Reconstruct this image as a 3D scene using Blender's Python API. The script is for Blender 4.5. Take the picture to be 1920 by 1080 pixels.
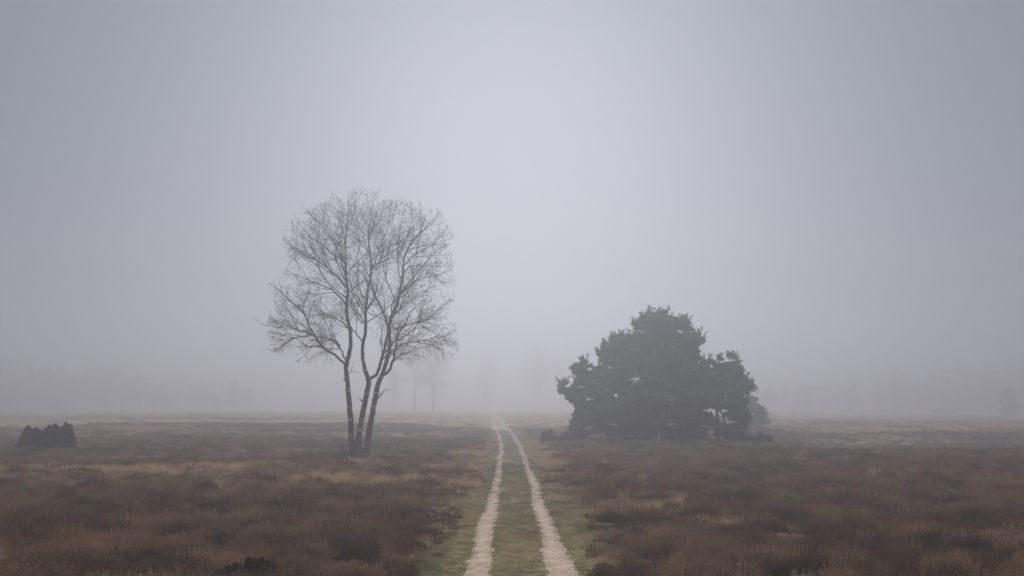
import bpy, math
import numpy as np
from mathutils import Vector

C = bpy.context.scene
COL = C.collection
for _o in list(bpy.data.objects): bpy.data.objects.remove(_o)

# ------------------------------------------------------------------ camera, sky, sun, exposure
CAM_H = 3.1
PITCH = math.radians(7.05)
F = 1867.0                                   # focal length in pixels of a 1920 wide picture
cam_d = bpy.data.cameras.new('camera'); cam = bpy.data.objects.new('camera', cam_d); COL.objects.link(cam)
cam_d.sensor_width = 36.0; cam_d.lens = 36.0 * F / 1920.0
cam_d.clip_start = 0.1; cam_d.clip_end = 5000
cam.location = (0, 0, CAM_H); cam.rotation_euler = (math.pi/2 + PITCH, 0, 0)
C.camera = cam

SUN_EL = math.radians(19.0); SUN_AZ = math.radians(0.0)      # low autumn sun behind the fog, ahead of the camera
HAZE_DENSITY = 0.0054; HAZE_G = 0.68
world = bpy.data.worlds.new('World'); C.world = world; world.use_nodes = True
nt = world.node_tree; nt.nodes.clear()
sky = nt.nodes.new('ShaderNodeTexSky'); sky.sky_type = 'NISHITA'; sky.sun_disc = False
sky.sun_elevation = SUN_EL; sky.sun_rotation = SUN_AZ
sky.air_density = 1.0; sky.dust_density = 1.6; sky.ozone_density = 1.0
hsv = nt.nodes.new('ShaderNodeHueSaturation'); hsv.inputs['Saturation'].default_value = 0.62
gam = nt.nodes.new('ShaderNodeGamma'); gam.inputs['Gamma'].default_value = 0.44      # overcast veil: evens the sky out
tint = nt.nodes.new('ShaderNodeMix'); tint.data_type = 'RGBA'; tint.blend_type = 'MULTIPLY'; tint.inputs[0].default_value = 1; tint.inputs[7].default_value = (.835, .945, 1.20, 1)
bg = nt.nodes.new('ShaderNodeBackground'); bg.inputs['Strength'].default_value = 0.095
wo = nt.nodes.new('ShaderNodeOutputWorld')
nt.links.new(sky.outputs[0], gam.inputs['Color']); nt.links.new(gam.outputs[0], hsv.inputs['Color']); nt.links.new(hsv.outputs[0], tint.inputs[6]); 
# the fog layer is thin overhead: the sky brightens towards the zenith, as an overcast sky does
gw = nt.nodes.new('ShaderNodeNewGeometry'); sx = nt.nodes.new('ShaderNodeSeparateXYZ'); mr = nt.nodes.new('ShaderNodeMapRange'); mr.interpolation_type = 'SMOOTHSTEP'
for _i, _v in ((1, -.90), (2, -.40), (3, 1.0), (4, 0.0)): mr.inputs[_i].default_value = _v
zen = nt.nodes.new('ShaderNodeMix'); zen.data_type = 'RGBA'; zen.inputs[7].default_value = (19, 18.5, 18.0, 1)
nt.links.new(gw.outputs['Incoming'], sx.inputs[0]); nt.links.new(sx.outputs[2], mr.inputs[0])
nt.links.new(tint.outputs[2], zen.inputs[6]); nt.links.new(mr.outputs[0], zen.inputs[0]); nt.links.new(zen.outputs[2], bg.inputs[0]); nt.links.new(bg.outputs[0], wo.inputs[0])

sl = bpy.data.lights.new('sun', 'SUN'); sun = bpy.data.objects.new('sun', sl); COL.objects.link(sun)
sl.energy = 0.82; sl.angle = math.radians(14); sl.color = (1.0, 0.96, 0.93)
sd = Vector((math.sin(SUN_AZ)*math.cos(SUN_EL), math.cos(SUN_AZ)*math.cos(SUN_EL), math.sin(SUN_EL)))
sun.rotation_euler = (-sd).to_track_quat('-Z', 'Y').to_euler(); sun.location = (0, 300, 150)

C.view_settings.view_transform = 'Standard'; C.view_settings.look = 'None'
C.view_settings.gamma = 1; C.view_settings.exposure = 0.0
C.cycles.use_denoising = True
C.cycles.max_bounces = 6; C.cycles.diffuse_bounces = 2; C.cycles.glossy_bounces = 1
C.cycles.transmission_bounces = 2; C.cycles.transparent_max_bounces = 8; C.cycles.volume_bounces = 1

rng = np.random.default_rng(7)

# ------------------------------------------------------------------ helpers
def tag(o, label=None, cat=None, group=None, kind=None):
    if label: o['label'] = label
    if cat: o['category'] = cat
    if group: o['group'] = group
    if kind: o['kind'] = kind
    return o

def empty(name, loc):
    o = bpy.data.objects.new(name, None); COL.objects.link(o); o.location = loc; o.empty_display_size = 0.3
    return o

def mesh_np(name, V, Fs, mat, parent=None, loc=None, smooth=True, link=True):
    """V (n,3); Fs list of (m,k) index arrays. Vertices are world coordinates; loc = origin."""
    V = np.asarray(V, dtype=np.float32)
    if loc is None and parent is not None: loc = parent.location
    if loc is not None: V = V - np.array(loc, dtype=np.float32)
    me = bpy.data.meshes.new(name)
    nl = sum(f.size for f in Fs); nf = sum(len(f) for f in Fs)
    me.vertices.add(len(V)); me.vertices.foreach_set('co', V.ravel())
    me.loops.add(nl); me.polygons.add(nf)
    me.loops.foreach_set('vertex_index', np.concatenate([f.ravel() for f in Fs]).astype(np.int32))
    tot = np.concatenate([np.full(len(f), f.shape[1]) for f in Fs]).astype(np.int32)
    st = np.concatenate([[0], np.cumsum(tot)[:-1]]).astype(np.int32)
    me.polygons.foreach_set('loop_start', st); me.polygons.foreach_set('loop_total', tot)
    if smooth: me.polygons.foreach_set('use_smooth', np.ones(nf, dtype=bool))
    me.update(calc_edges=True); me.validate()
    if mat: me.materials.append(mat)
    o = bpy.data.objects.new(name, me)
    if link: COL.objects.link(o)
    if parent is not None: o.parent = parent
    elif loc is not None: o.location = loc
    return o

def ray(px, py):
    x = (px - 960) / F; z = (540 - py) / F
    c, s = math.cos(PITCH), math.sin(PITCH)
    return np.array([x, c - z*s, s + z*c])

def at(px, py, Y):
    r = ray(px, py); return np.array([0, 0, CAM_H]) + r * (Y / r[1])

_perm = np.random.default_rng(3).random((256, 256))
def vnoise(x, y):
    xi = np.floor(x).astype(int); yi = np.floor(y).astype(int); fx = x - xi; fy = y - yi
    fx = fx*fx*(3-2*fx); fy = fy*fy*(3-2*fy)
    g = lambda a, b: _perm[a % 256, b % 256]
    return (g(xi, yi)*(1-fx) + g(xi+1, yi)*fx)*(1-fy) + (g(xi, yi+1)*(1-fx) + g(xi+1, yi+1)*fx)*fy
def fbm(x, y, o=3):
    s = 0; a = 1; t = 0
    for i in range(o):
        s = s + a*vnoise(x*2**i + 17.3*i, y*2**i + 5.1*i); t += a; a *= 0.5
    return s/t
def sstep(a, b, x):
    t = np.clip((x-a)/(b-a), 0, 1); return t*t*(3-2*t)

# ------------------------------------------------------------------ terrain
def pathc(y):
    return np.interp(y, [0, 19, 35, 58, 90, 120, 145, 170, 200, 240, 400], [0.2, 0.15, 0.12, 0.08, -0.1, -0.7, -1.35, -2.0, -2.9, -3.6, -7])
KY = [0, 70, 78, 90, 105, 125, 140, 150, 160, 175, 190, 220, 260, 400, 550, 750, 1000]
KC = [0, 0, 0, 0.0, 0.1, 0.30, 0.45, 0.42, 0.15, 0.4, 0.85, 1.15, 1.45, 2.1, 3.5, 7.0, 13]
KL = [0, 0, 0.05, 0.12, 0.28, 0.65, 1.0, 1.15, 0.9, 0.95, 1.4, 1.65, 1.85, 2.3, 3.6, 7.2, 13]
KR = [0, 0, 0.02, -0.9, -0.75, 0.1, 0.35, 0.6, 0.72, 0.7, 0.72, 0.75, 0.75, 1.3, 2.8, 6.5, 12.5]
_sy = np.linspace(0, 1000, 2001)
def smooth_prof(K):
    v = np.interp(_sy, KY, K); k = np.ones(15)/15
    return np.convolve(np.pad(v, 7, mode='edge'), k, mode='valid')
PC, PL, PR = smooth_prof(KC), smooth_prof(KL), smooth_prof(KR)
def base_h(x, y):
    yy = np.maximum(y, 0); u = np.where(y > 20, x/np.maximum(y, 20), 0)
    wl = sstep(0.05, 0.13, -u)*(1 - 0.75*sstep(0.40, 0.46, -u)); wr = sstep(0.23, 0.31, u)
    yw = yy + 9*(fbm(x/30, y/60+3)-0.5)*sstep(8, 25, np.abs(x))
    c, l, r = (np.interp(yw, _sy, P) for P in (PC, PL, PR))
    return c*(1-wl-wr) + l*wl + r*wr
def H(x, y):
    x = np.asarray(x, float); y = np.asarray(y, float)
    pc = pathc(np.maximum(y, 0)); d = np.abs(x - pc)
    hp = np.interp(np.maximum(y, 0), _sy, PC)
    w = sstep(2.6, 9.0, d)
    big = (fbm(x/14+9, y/17, 2)-0.5)*0.38
    mic = (fbm(x/1.1, y/1.1+4, 2)-0.35)*0.34*sstep(1.9, 3.2, d)
    return hp*(1-w) + (base_h(x, y)+big)*w + mic

def ground_at(px, py, lo=14, hi=400):
    """first hit of the ray through a pixel with the ground"""
    r = ray(px, py); Y = np.arange(lo, hi, 0.25); P = np.array([0, 0, CAM_H])[:, None] + r[:, None]*(Y/r[1])
    below = P[2] < H(P[0], P[1]); i = int(np.argmax(below)) if below.any() else len(Y)-1
    return P[:, i]

# tan, dry-grass patches: noise plus the patches seen in the photograph
TAN = []
for px, py, rx, ry, a in [(420, 880, 6, 2, .7), (520, 872, 5, 2, .6), (840, 905, 2, 1.6, .6), (380, 905, 4, 1.6, .5), (200, 910, 5, 1.6, .5), (760, 860, 3, 2.2, .6), (330, 862, 6, 2, .4), (250, 882, 9, 3.2, 1), (150, 888, 7, 2.5, .8), (330, 893, 6, 2.5, .8), (590, 898, 3.5, 2.6, 1), (650, 905, 3, 2, .8), (700, 912, 3, 2, .6), (90, 905, 4, 2, .5),
                          (905, 853, 1.6, 4, 1), (893, 868, 2.2, 3.0, 1), (862, 880, 2.2, 2.0, .9), (1008, 836, 1.3, 7, 1), (1020, 855, 1.4, 4, 1), (1036, 872, 1.2, 2.5, .9), (1100, 874, 2.2, 1.6, .7),
                          (1355, 985, .9, .6, .7), (1180, 960, 2.4, 1.1, .6), (1240, 975, 2, .9, .5), (1115, 960, 1.0, 1.6, .6), (780, 905, 2.0, 2.0, .6), (700, 868, 3, 2.5, .5), (600, 855, 3, 2, .5),
                          (830, 925, 1.2, 1.4, .4), (560, 925, 2.5, 1.2, .4), (470, 812, 6, 2.5, .6), (600, 848, 5, 2, .6), (1290, 890, 4, 1.5, .3)]:
    p = ground_at(px, py); TAN.append((p[0], p[1], rx*1.15, ry*1.15, min(1, a*1.1)))
def tanmask(x, y):
    w1 = (fbm(x/2.1, y/2.1)-0.5); w2 = (fbm(x/2.1+40, y/2.1+7)-0.5)
    m = np.zeros_like(x)
    for cx, cy, rx, ry, a in TAN:
        m = np.maximum(m, a*np.exp(-(((x-cx+w1*2*rx)/rx)**2 + ((y-cy+w2*2*ry)/ry)**2)))
    n = fbm(x/9+3, y/6+11, 4)
    m = np.maximum(m, sstep(0.60, 0.70, n)*0.55*sstep(35, 60, y))
    far = sstep(152, 160, y + 14*(fbm(x/20, y/20)-.5)) * (.15+.55*sstep(0.28, 0.5, fbm(x/26+1, y/16, 3)))
    right = sstep(.25, .33, x/np.maximum(y, 20))
    farr = sstep(128, 140, y)*sstep(0.4, 0.55, fbm(x/18+1, y/9, 3))*0.8
    return np.clip(np.maximum(m, far*(1-right)+farr*right), 0, 1)

# ------------------------------------------------------------------ materials
def newmat(name):
    m = bpy.data.materials.new(name); m.use_nodes = True; n = m.node_tree; b = n.nodes['Principled BSDF']
    b.inputs['Roughness'].default_value = 0.9; b.inputs['Specular IOR Level'].default_value = 0.15
    return m, n, b
def N(n, t, **kw):
    q = n.nodes.new(t)
    for k, v in kw.items(): setattr(q, k, v)
    return q
def noise_ramp(n, scale, stops, detail=4, vec=None, rough=.6):
    tx = N(n, 'ShaderNodeTexNoise'); tx.inputs['Scale'].default_value = scale; tx.inputs['Detail'].default_value = detail
    tx.inputs['Roughness'].default_value = rough
    if vec is None:
        g = N(n, 'ShaderNodeNewGeometry'); vec = g.outputs['Position']
    n.links.new(vec, tx.inputs['Vector'])
    r = N(n, 'ShaderNodeValToRGB'); e = r.color_ramp.elements
    while len(e) < len(stops): e.new(0.5)
    for el, (p, c) in zip(e, stops): el.position = p; el.color = (*c, 1) if len(c) == 3 else c
    n.links.new(tx.outputs['Fac'], r.inputs['Fac'])
    return r.outputs['Color']
def mix(n, a, b, fac):
    m = N(n, 'ShaderNodeMix', data_type='RGBA')
    for s, v in ((m.inputs[0], fac), (m.inputs[6], a), (m.inputs[7], b)):
        if isinstance(v, (int, float)): s.default_value = v
        elif isinstance(v, tuple): s.default_value = (*v, 1)
        else: n.links.new(v, s)
    return m.outputs[2]
def translucent(n, b, fac=.35):
    """thin leaves and stalks let light through"""
    out = [q for q in n.nodes if q.type == 'OUTPUT_MATERIAL'][0]; t = N(n, 'ShaderNodeBsdfTranslucent'); ms = N(n, 'ShaderNodeMixShader'); ms.inputs[0].default_value = fac
    l = b.inputs['Base Color'].links[0].from_socket; n.links.new(l, t.inputs['Color'])
    n.links.new(b.outputs[0], ms.inputs[1]); n.links.new(t.outputs[0], ms.inputs[2]); n.links.new(ms.outputs[0], out.inputs['Surface'])
def attr(n, name, inst=False):
    a = N(n, 'ShaderNodeAttribute'); a.attribute_name = name
    if inst: a.attribute_type = 'INSTANCER'
    return a.outputs['Fac']

def mat_ground():
    m, n, b = newmat('moor_soil')
    c = noise_ramp(n, 1.3, [(0.3, (.035, .022, .016)), (0.5, (.075, .046, .032)), (0.72, (.14, .088, .060))], 8)
    t = noise_ramp(n, 2.2, [(0.3, (.30, .21, .13)), (0.7, (.50, .37, .25))], 8)
    n.links.new(mix(n, c, t, attr(n, 'tan')), b.inputs['Base Color'])
    return m
def mat_heather():
    m, n, b = newmat('heather_sprigs')
    tone = attr(n, 'tone', True)
    a = mix(n, (.038, .025, .017), (.325, .200, .122), tone)
    big = noise_ramp(n, 0.16, [(0.35, (.86, .93, .98)), (0.65, (1.15, 1.0, .88))], 3)
    mm = N(n, 'ShaderNodeMix', data_type='RGBA', blend_type='MULTIPLY'); mm.inputs[0].default_value = 1
    n.links.new(a, mm.inputs[6]); n.links.new(big, mm.inputs[7])
    h = attr(n, 'hh')
    top = mix(n, mm.outputs[2], (.30, .205, .145), 0.3)
    hm = N(n, 'ShaderNodeMath', operation='MULTIPLY'); n.links.new(h, hm.inputs[0]); hm.inputs[1].default_value = 0.8
    n.links.new(mix(n, mm.outputs[2], top, hm.outputs[0]), b.inputs['Base Color']); translucent(n, b, .4)
    return m
def mat_simple(name, lo, hi, inst='tone', scale=None, tr=0):
    m, n, b = newmat(name)
    if inst: n.links.new(mix(n, lo, hi, attr(n, inst, True)), b.inputs['Base Color'])
    else: n.links.new(noise_ramp(n, scale or 1.0, [(0.35, lo), (0.65, hi)], 6), b.inputs['Base Color'])
    if tr: translucent(n, b, tr)
    return m
def mat_verge():
    m, n, b = newmat('short_grass')
    c = noise_ramp(n, 3.0, [(0.3, (.11, .10, .055)), (0.5, (.205, .20, .11)), (0.72, (.40, .35, .24))], 8)
    br = noise_ramp(n, 4.0, [(0.3, (.16, .11, .060)), (0.7, (.32, .22, .125))], 8)
    n.links.new(mix(n, c, br, attr(n, 'dry')), b.inputs['Base Color'])
    return m
def mat_sand():
    m, n, b = newmat('pale_sand')
    c0 = noise_ramp(n, 7.0, [(0.25, (.30, .225, .18)), (0.5, (.44, .345, .285)), (0.8, (.56, .455, .385))], 10)
    damp = noise_ramp(n, 1.1, [(0.42, (1, 1, 1)), (0.66, (.80, .76, .73))], 6)
    mu = N(n, 'ShaderNodeMix', data_type='RGBA', blend_type='MULTIPLY'); mu.inputs[0].default_value = 1; n.links.new(c0, mu.inputs[6]); n.links.new(damp, mu.inputs[7]); c = mu.outputs[2]
    n.links.new(c, b.inputs['Base Color'])
    bp = N(n, 'ShaderNodeBump'); bp.inputs['Strength'].default_value = .5; bp.inputs['Distance'].default_value = .03
    tx = N(n, 'ShaderNodeTexNoise'); tx.inputs['Scale'].default_value = 14; tx.inputs['Detail'].default_value = 8
    g = N(n, 'ShaderNodeNewGeometry'); n.links.new(g.outputs['Position'], tx.inputs['Vector'])
    n.links.new(tx.outputs['Fac'], bp.inputs['Height']); n.links.new(bp.outputs[0], b.inputs['Normal'])
    return m
def mat_birch():
    m, n, b = newmat('birch_bark')
    g = N(n, 'ShaderNodeNewGeometry'); mp = N(n, 'ShaderNodeMapping'); mp.inputs['Scale'].default_value = (1.6, 1.6, 5.5)
    n.links.new(g.outputs['Position'], mp.inputs['Vector'])
    dark = noise_ramp(n, 5, [(0.3, (.022, .021, .019)), (0.7, (.065, .060, .054))], 8)
    pale = noise_ramp(n, 9, [(0.3, (.20, .20, .19)), (0.7, (.42, .42, .40))], 4)
    fac = noise_ramp(n, 1.0, [(0.55, (0, 0, 0)), (0.63, (1, 1, 1))], 6, mp.outputs[0])
    n.links.new(mix(n, dark, pale, fac), b.inputs['Base Color'])
    return m

M_ground = mat_ground(); M_heather = mat_heather(); M_verge = mat_verge(); M_sand = mat_sand(); M_birch = mat_birch()
M_tan = mat_simple('dry_moor_grass', (.32, .205, .11), (.60, .43, .26), tr=.4)
M_blade = mat_simple('path_grass_blades', (.145, .150, .078), (.38, .31, .19), tr=.4)
M_twig = mat_simple('birch_twigs', (.055, .045, .040), (.085, .072, .064), None, .8)
M_limb = mat_simple('birch_limbs', (.030, .028, .024), (.085, .080, .070), None, 3)
M_needle = mat_simple('pine_needles', (.030, .066, .040), (.125, .190, .110), None, 1.1)
M_needle_far = mat_simple('far_pine_needles', (.03, .045, .03), (.06, .08, .05), None, .5)
M_juniper = mat_simple('juniper_needles', (.014, .022, .012), (.038, .050, .026), None, 2)
M_darkheath = mat_simple('dark_heather', (.020, .018, .010), (.075, .052, .030), None, 5)
M_pinebark = mat_simple('pine_bark', (.05, .038, .030), (.12, .085, .065), None, 5)
M_dead = mat_simple('weathered_wood', (.30, .28, .25), (.45, .42, .38), None, 6)
M_seed = mat_simple('bright_leaves', (.10, .17, .03), (.22, .32, .06), None, 12)
M_autumn = mat_simple('thin_autumn_leaves', (.16, .085, .06), (.26, .15, .10), None, 2)

# ------------------------------------------------------------------ ground
def spacing(knots):
    out = [knots[0][0]]
    for (a, s), (b, s2) in zip(knots[:-1], knots[1:]):
        x = a
        while x < b - 1e-6:
            t = (x-a)/(b-a); x = min(b, x + s + (s2-s)*t); out.append(x)
    return np.array(out)
GY = spacing([(-150, 12), (8, 1.0), (16, .22), (45, .30), (110, .6), (200, 1.5), (300, 6), (1000, 60)])
xs = spacing([(0, .28), (15, .3), (45, .6), (90, 1.4), (200, 8), (900, 70)])
GX = np.concatenate([-xs[:0:-1], xs])
X, Y = np.meshgrid(GX, GY); Z = H(X, Y)
def gridfaces(ny, nx):
    i = np.arange(ny*nx).reshape(ny, nx)
    return np.stack([i[:-1, :-1], i[:-1, 1:], i[1:, 1:], i[1:, :-1]], -1).reshape(-1, 4)
ground = mesh_np('ground', np.stack([X, Y, Z], -1).reshape(-1, 3), [gridfaces(*X.shape)], M_ground)
tag(ground, 'brown moorland ground rolling away into the fog', kind='structure')
a_ = ground.data.attributes.new('tan', 'FLOAT', 'POINT'); a_.data.foreach_set('value', tanmask(X, Y).ravel().astype(np.float32))

# grass strip of the path and the two sandy wheel ruts, both following the same lines as the ground
PY = GY[(GY > 8) & (GY < 300)]
def edge(y, seed, amp, sc=1.0):
    return (fbm(y/sc*1.0+seed*13.7, np.full_like(y, seed*3.1), 4)-0.5)*2*amp
def strip(y, left, right, nx, dz):
    t = np.linspace(0, 1, nx)[None, :]
    xx = left[:, None]*(1-t) + right[:, None]*t; yy = np.repeat(y[:, None], nx, 1)
    zz = np.interp(np.maximum(yy, 0), _sy, PC) + dz
    return xx, yy, zz
hw_l = 1.75 + edge(PY, 1, .35, 3.0); hw_r = 1.72 + edge(PY, 2, .35, 3.0)
cx = pathc(PY)
xx, yy, zz = strip(PY, cx-hw_l, cx+hw_r, 24, 0.0)
gz = H(xx, yy); zz = np.maximum(zz, gz) + 0.02
verge = mesh_np('grass_path', np.stack([xx, yy, zz], -1).reshape(-1, 3), [gridfaces(*xx.shape)], M_verge)
tag(verge, 'green and brown short grass strip of the path between and beside the wheel ruts', kind='structure')
def drymask(x, y):
    c = pathc(y); mid = np.exp(-((x-c)/.38)**2)*np.exp(-((y-22.5)/2.6)**2)
    edgeb = sstep(1.2, 1.7, np.abs(x-c))*sstep(.4, .55, fbm(x/1.5+2, y/3))
    return np.clip(np.maximum(mid*1.1, edgeb)+.55*sstep(.5, .65, fbm(x/.8+5, y/2.2))+.35*np.exp(-((y-24)/6)**2), 0, 1)
a_ = verge.data.attributes.new('dry', 'FLOAT', 'POINT'); a_.data.foreach_set('value', drymask(xx, yy).ravel().astype(np.float32))

RY = np.unique(np.concatenate([np.linspace(a, b, max(2, int((b-a)/(.05 if a < 50 else .16)))+1) for a, b in zip(PY[:-1], PY[1:]) if b < 270]))
def rut_edges(side):
    s = side
    mid = pathc(RY) + s*(np.interp(RY, [0, 20, 58, 120, 300], [.78, .78, .79, .86, .9])) + (fbm(RY/7+s*9, RY*0+s*5, 2)-.5)*.12
    w = np.interp(RY, [0, 19, 26, 40, 60, 120, 300], [.27, .27, .21, .19, .17, .20, .24])*(1+.2*(fbm(RY/5+3*s, RY*0+2, 2)-.5))
    if s > 0: w = w*1.08
    l = w + edge(RY, 5+s, .13, .16) + edge(RY, 9+s, .05, 2.2); r = w + edge(RY, 7+s, .13, .16) + edge(RY, 11+s, .05, 2.2)
    return mid-np.maximum(l, .03), mid+np.maximum(r, .03)
Vs, Fs, off = [], [], 0
RUT = {}
for s in (-1, 1):
    l, r = rut_edges(s); RUT[s] = (l, r)
    xx, yy, zz = strip(RY, l, r, 4, 0.028)
    Vs.append(np.stack([xx, yy, zz], -1).reshape(-1, 3)); Fs.append(gridfaces(*xx.shape)+off); off += xx.size
ruts = mesh_np('sandy_track', np.concatenate(Vs), Fs, M_sand)
tag(ruts, 'pair of pale sandy wheel ruts running straight to the fog', kind='structure')

# ------------------------------------------------------------------ ground cover: scattered instances
def blades(n, rad, hgt, wid, lean, segs=2, leafy=0, seed=0, flat=.6):
    r = np.random.default_rng(seed)
    a = r.random(n)*2*np.pi; q = np.sqrt(r.random(n))*rad
    base = np.stack([q*np.cos(a), q*np.sin(a), np.zeros(n)-.03], -1)
    dirn = np.stack([np.cos(a)*q/rad*lean, np.sin(a)*q/rad*lean, np.ones(n)], -1) + r.normal(0, .22, (n, 3))*[1, 1, 0]
    dirn /= np.linalg.norm(dirn, axis=1)[:, None]
    h = hgt*(r.uniform(.55, 1.05, n))*(1-flat*(q/rad)**2)
    side = np.stack([-np.sin(r.random(n)*6.28), np.cos(r.random(n)*6.28), np.zeros(n)], -1)*wid/2
    V, Ff, hh = [], [], []
    bend = r.normal(0, .16, (n, 3))*[1, 1, 0]
    for i in range(segs+1):
        t = i/segs; c = base + dirn*(h*t)[:, None] + bend*(h*t*t)[:, None]
        w = 1 - .75*t
        V += [c-side*w, c+side*w]; hh += [np.full(n, t)]*2
    k = len(V); V = np.stack(V, 1).reshape(-1, 3); hh = np.stack(hh, 1).ravel()
    b0 = np.arange(n)*k
    for i in range(segs): Ff.append(np.stack([b0+2*i, b0+2*i+1, b0+2*i+3, b0+2*i+2], -1))
    faces = [np.concatenate(Ff)]
    if leafy:
        t = r.random((n, leafy))**.7; c = base[:, None] + dirn[:, None]*(h[:, None]*t)[..., None] + bend[:, None]*(h[:, None]*t*t)[..., None]
        c = c.reshape(-1, 3); m = len(c); d = r.normal(0, 1, (m, 3)); d[:, 2] = abs(d[:, 2])*.8+.3; d /= np.linalg.norm(d, axis=1)[:, None]
        p = np.cross(d, r.normal(0, 1, (m, 3))); p /= np.linalg.norm(p, axis=1)[:, None]
        L = r.uniform(.02, .05, m)[:, None]*(hgt/.35)
        Vl = np.stack([c-p*wid*.45, c+p*wid*.45, c+d*L], 1).reshape(-1, 3)
        o = len(V); V = np.concatenate([V, Vl]); faces.append(o+np.arange(m*3).reshape(-1, 3)); hh = np.concatenate([hh, np.repeat(t.ravel(), 3)])
    return V, faces, hh
def proto_collection(name, mat, specs):
    c = bpy.data.collections.new(name)
    for i, s in enumerate(specs):
        V, Fa, hh = blades(seed=i+hash(name) % 1 + 11*i, **s)
        o = mesh_np(name+'_tuft', V, Fa, mat, link=False, smooth=False)
        at_ = o.data.attributes.new('hh', 'FLOAT', 'POINT'); at_.data.foreach_set('value', hh.astype(np.float32)[:len(o.data.vertices)])
        c.objects.link(o)
    return c
def scatter(name, protos, P, scale, tone, label):
    n = len(P); k = len(protos.objects)
    me = bpy.data.meshes.new(name); me.vertices.add(n); me.vertices.foreach_set('co', P.astype(np.float32).ravel())
    r = np.random.default_rng(n)
    for an, ty, v in (('scl', 'FLOAT_VECTOR', scale), ('tone', 'FLOAT', tone), ('idx', 'INT', r.integers(0, k, n)),
                      ('rot', 'FLOAT_VECTOR', np.stack([r.normal(0, .08, n), r.normal(0, .08, n), r.random(n)*6.283], -1))):
        a = me.attributes.new(an, ty, 'POINT'); v = np.asarray(v)
        if ty == 'FLOAT_VECTOR': a.data.foreach_set('vector', v.astype(np.float32).ravel())
        elif ty == 'INT': a.data.foreach_set('value', v.astype(np.int32))
        else: a.data.foreach_set('value', v.astype(np.float32))
    o = bpy.data.objects.new(name, me); COL.objects.link(o)
    g = bpy.data.node_groups.new(name+'_scatter', 'GeometryNodeTree')
    g.interface.new_socket(name='Geometry', in_out='INPUT', socket_type='NodeSocketGeometry')
    g.interface.new_socket(name='Geometry', in_out='OUTPUT', socket_type='NodeSocketGeometry')
    gi = g.nodes.new('NodeGroupInput'); go = g.nodes.new('NodeGroupOutput')
    ci = g.nodes.new('GeometryNodeCollectionInfo'); ci.inputs['Collection'].default_value = protos
    ci.inputs['Separate Children'].default_value = True; ci.inputs['Reset Children'].default_value = True
    ip = g.nodes.new('GeometryNodeInstanceOnPoints'); ip.inputs['Pick Instance'].default_value = True
    def na(nm, ty):
        q = g.nodes.new('GeometryNodeInputNamedAttribute'); q.data_type = ty; q.inputs['Name'].default_value = nm; return q.outputs['Attribute']
    e2r = g.nodes.new('FunctionNodeEulerToRotation')
    L = g.links.new
    L(gi.outputs[0], ip.inputs['Points']); L(ci.outputs[0], ip.inputs['Instance'])
    L(na('idx', 'INT'), ip.inputs['Instance Index']); L(na('rot', 'FLOAT_VECTOR'), e2r.inputs[0]); L(e2r.outputs[0], ip.inputs['Rotation'])
    L(na('scl', 'FLOAT_VECTOR'), ip.inputs['Scale']); L(ip.outputs[0], go.inputs[0])
    md = o.modifiers.new('scatter', 'NODES'); md.node_group = g
    tag(o, label, None, None, 'stuff')
    return o

def wedge_points(y0, y1, dens, margin=1.35, pad=6):
    n = int(dens*((y1-y0)*(.53*margin*(y0+y1)+2*pad)))
    y = np.sqrt(rng.random(n)*(y1**2-y0**2)+y0**2)
    x = (rng.random(n)*2-1)*(y*.53*margin+pad)
    return x, y
zones = [(13, 34, 18, .85), (34, 60, 9, 1.05), (60, 100, 4, 1.35), (100, 170, 1.5, 1.9), (170, 290, .35, 2.6), (290, 430, .12, 3.6)]
hx, hy, hs = [], [], []
for y0, y1, d, s in zones:
    x, y = wedge_points(y0, y1, d); hx.append(x); hy.append(y); hs.append(np.full(len(x), s))
x = np.concatenate(hx); y = np.concatenate(hy); s = np.concatenate(hs)
pc = pathc(y)
vl = 1.50 + (fbm(y/4, y*0+1)-.5)*1.0; vr = 1.45 + (fbm(y/4, y*0+8)-.5)*1.2 + .75*np.exp(-((y-31)/4.5)**2) - .15*sstep(27, 23, y)
out = (x < pc-vl-.15) | (x > pc+vr+.15)
_b = ground_at(676, 861); out &= ~((np.abs(x-_b[0]) < 1.0) & (y > 59) & (y < 66.5))
x, y, s = x[out], y[out], s[out]
tm = tanmask(x, y)
u = rng.random(len(x))
is_tan = u < np.clip(tm*1.15, 0, .93)
bare = (~is_tan) & (tm < .25) & (rng.random(len(x)) < .12+.25*sstep(.55, .7, fbm(x/3+7, y/3+7)))
gap = fbm(x/.8+30, y/.8, 2) < .36
k = (~is_tan) & (~bare) & ~(gap & (tm < .25) & (rng.random(len(x)) < .85))
hx, hy, hs = x[k], y[k], s[k]
clump = np.clip((fbm(hx/.8+30, hy/.8, 2)-.5)*1.5+.5, .05, 1)
near_path = np.clip(np.minimum(np.abs(hx-pathc(hy))-1.8, 1.5)/1.5, 0, 1)
hscale = hs*(.55+.9*clump)*(.55+.45*near_path)
vsc = (.38+1.35*clump)*(.5+.5*near_path)*np.where(hs > 1.8, .85, 1.12)
tone = np.clip(.45+1.5*(fbm(hx/1.5+60, hy/1.5, 3)-.5)+.6*(clump-.5)+rng.normal(0, .2, len(hx)), 0, 1)  # taller clumps coloured lighter, as if the sky lit their tops; rest random
dark = fbm(hx/1.1+90, hy/.9+9, 3) > .58
tone[dark] *= .12
P = np.stack([hx, hy, H(hx, hy)-.02], -1)
pr_h = proto_collection('heather', M_heather, [dict(n=130, rad=.27, hgt=.34, wid=.015, lean=1.2, segs=2, leafy=12, flat=.78) for _ in range(6)])
scatter('heather', pr_h, P, np.stack([hscale, hscale, vsc], -1), tone, 'brown autumn heather covering the moor on both sides of the path')
tx, ty, ts = x[is_tan], y[is_tan], s[is_tan]
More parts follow.
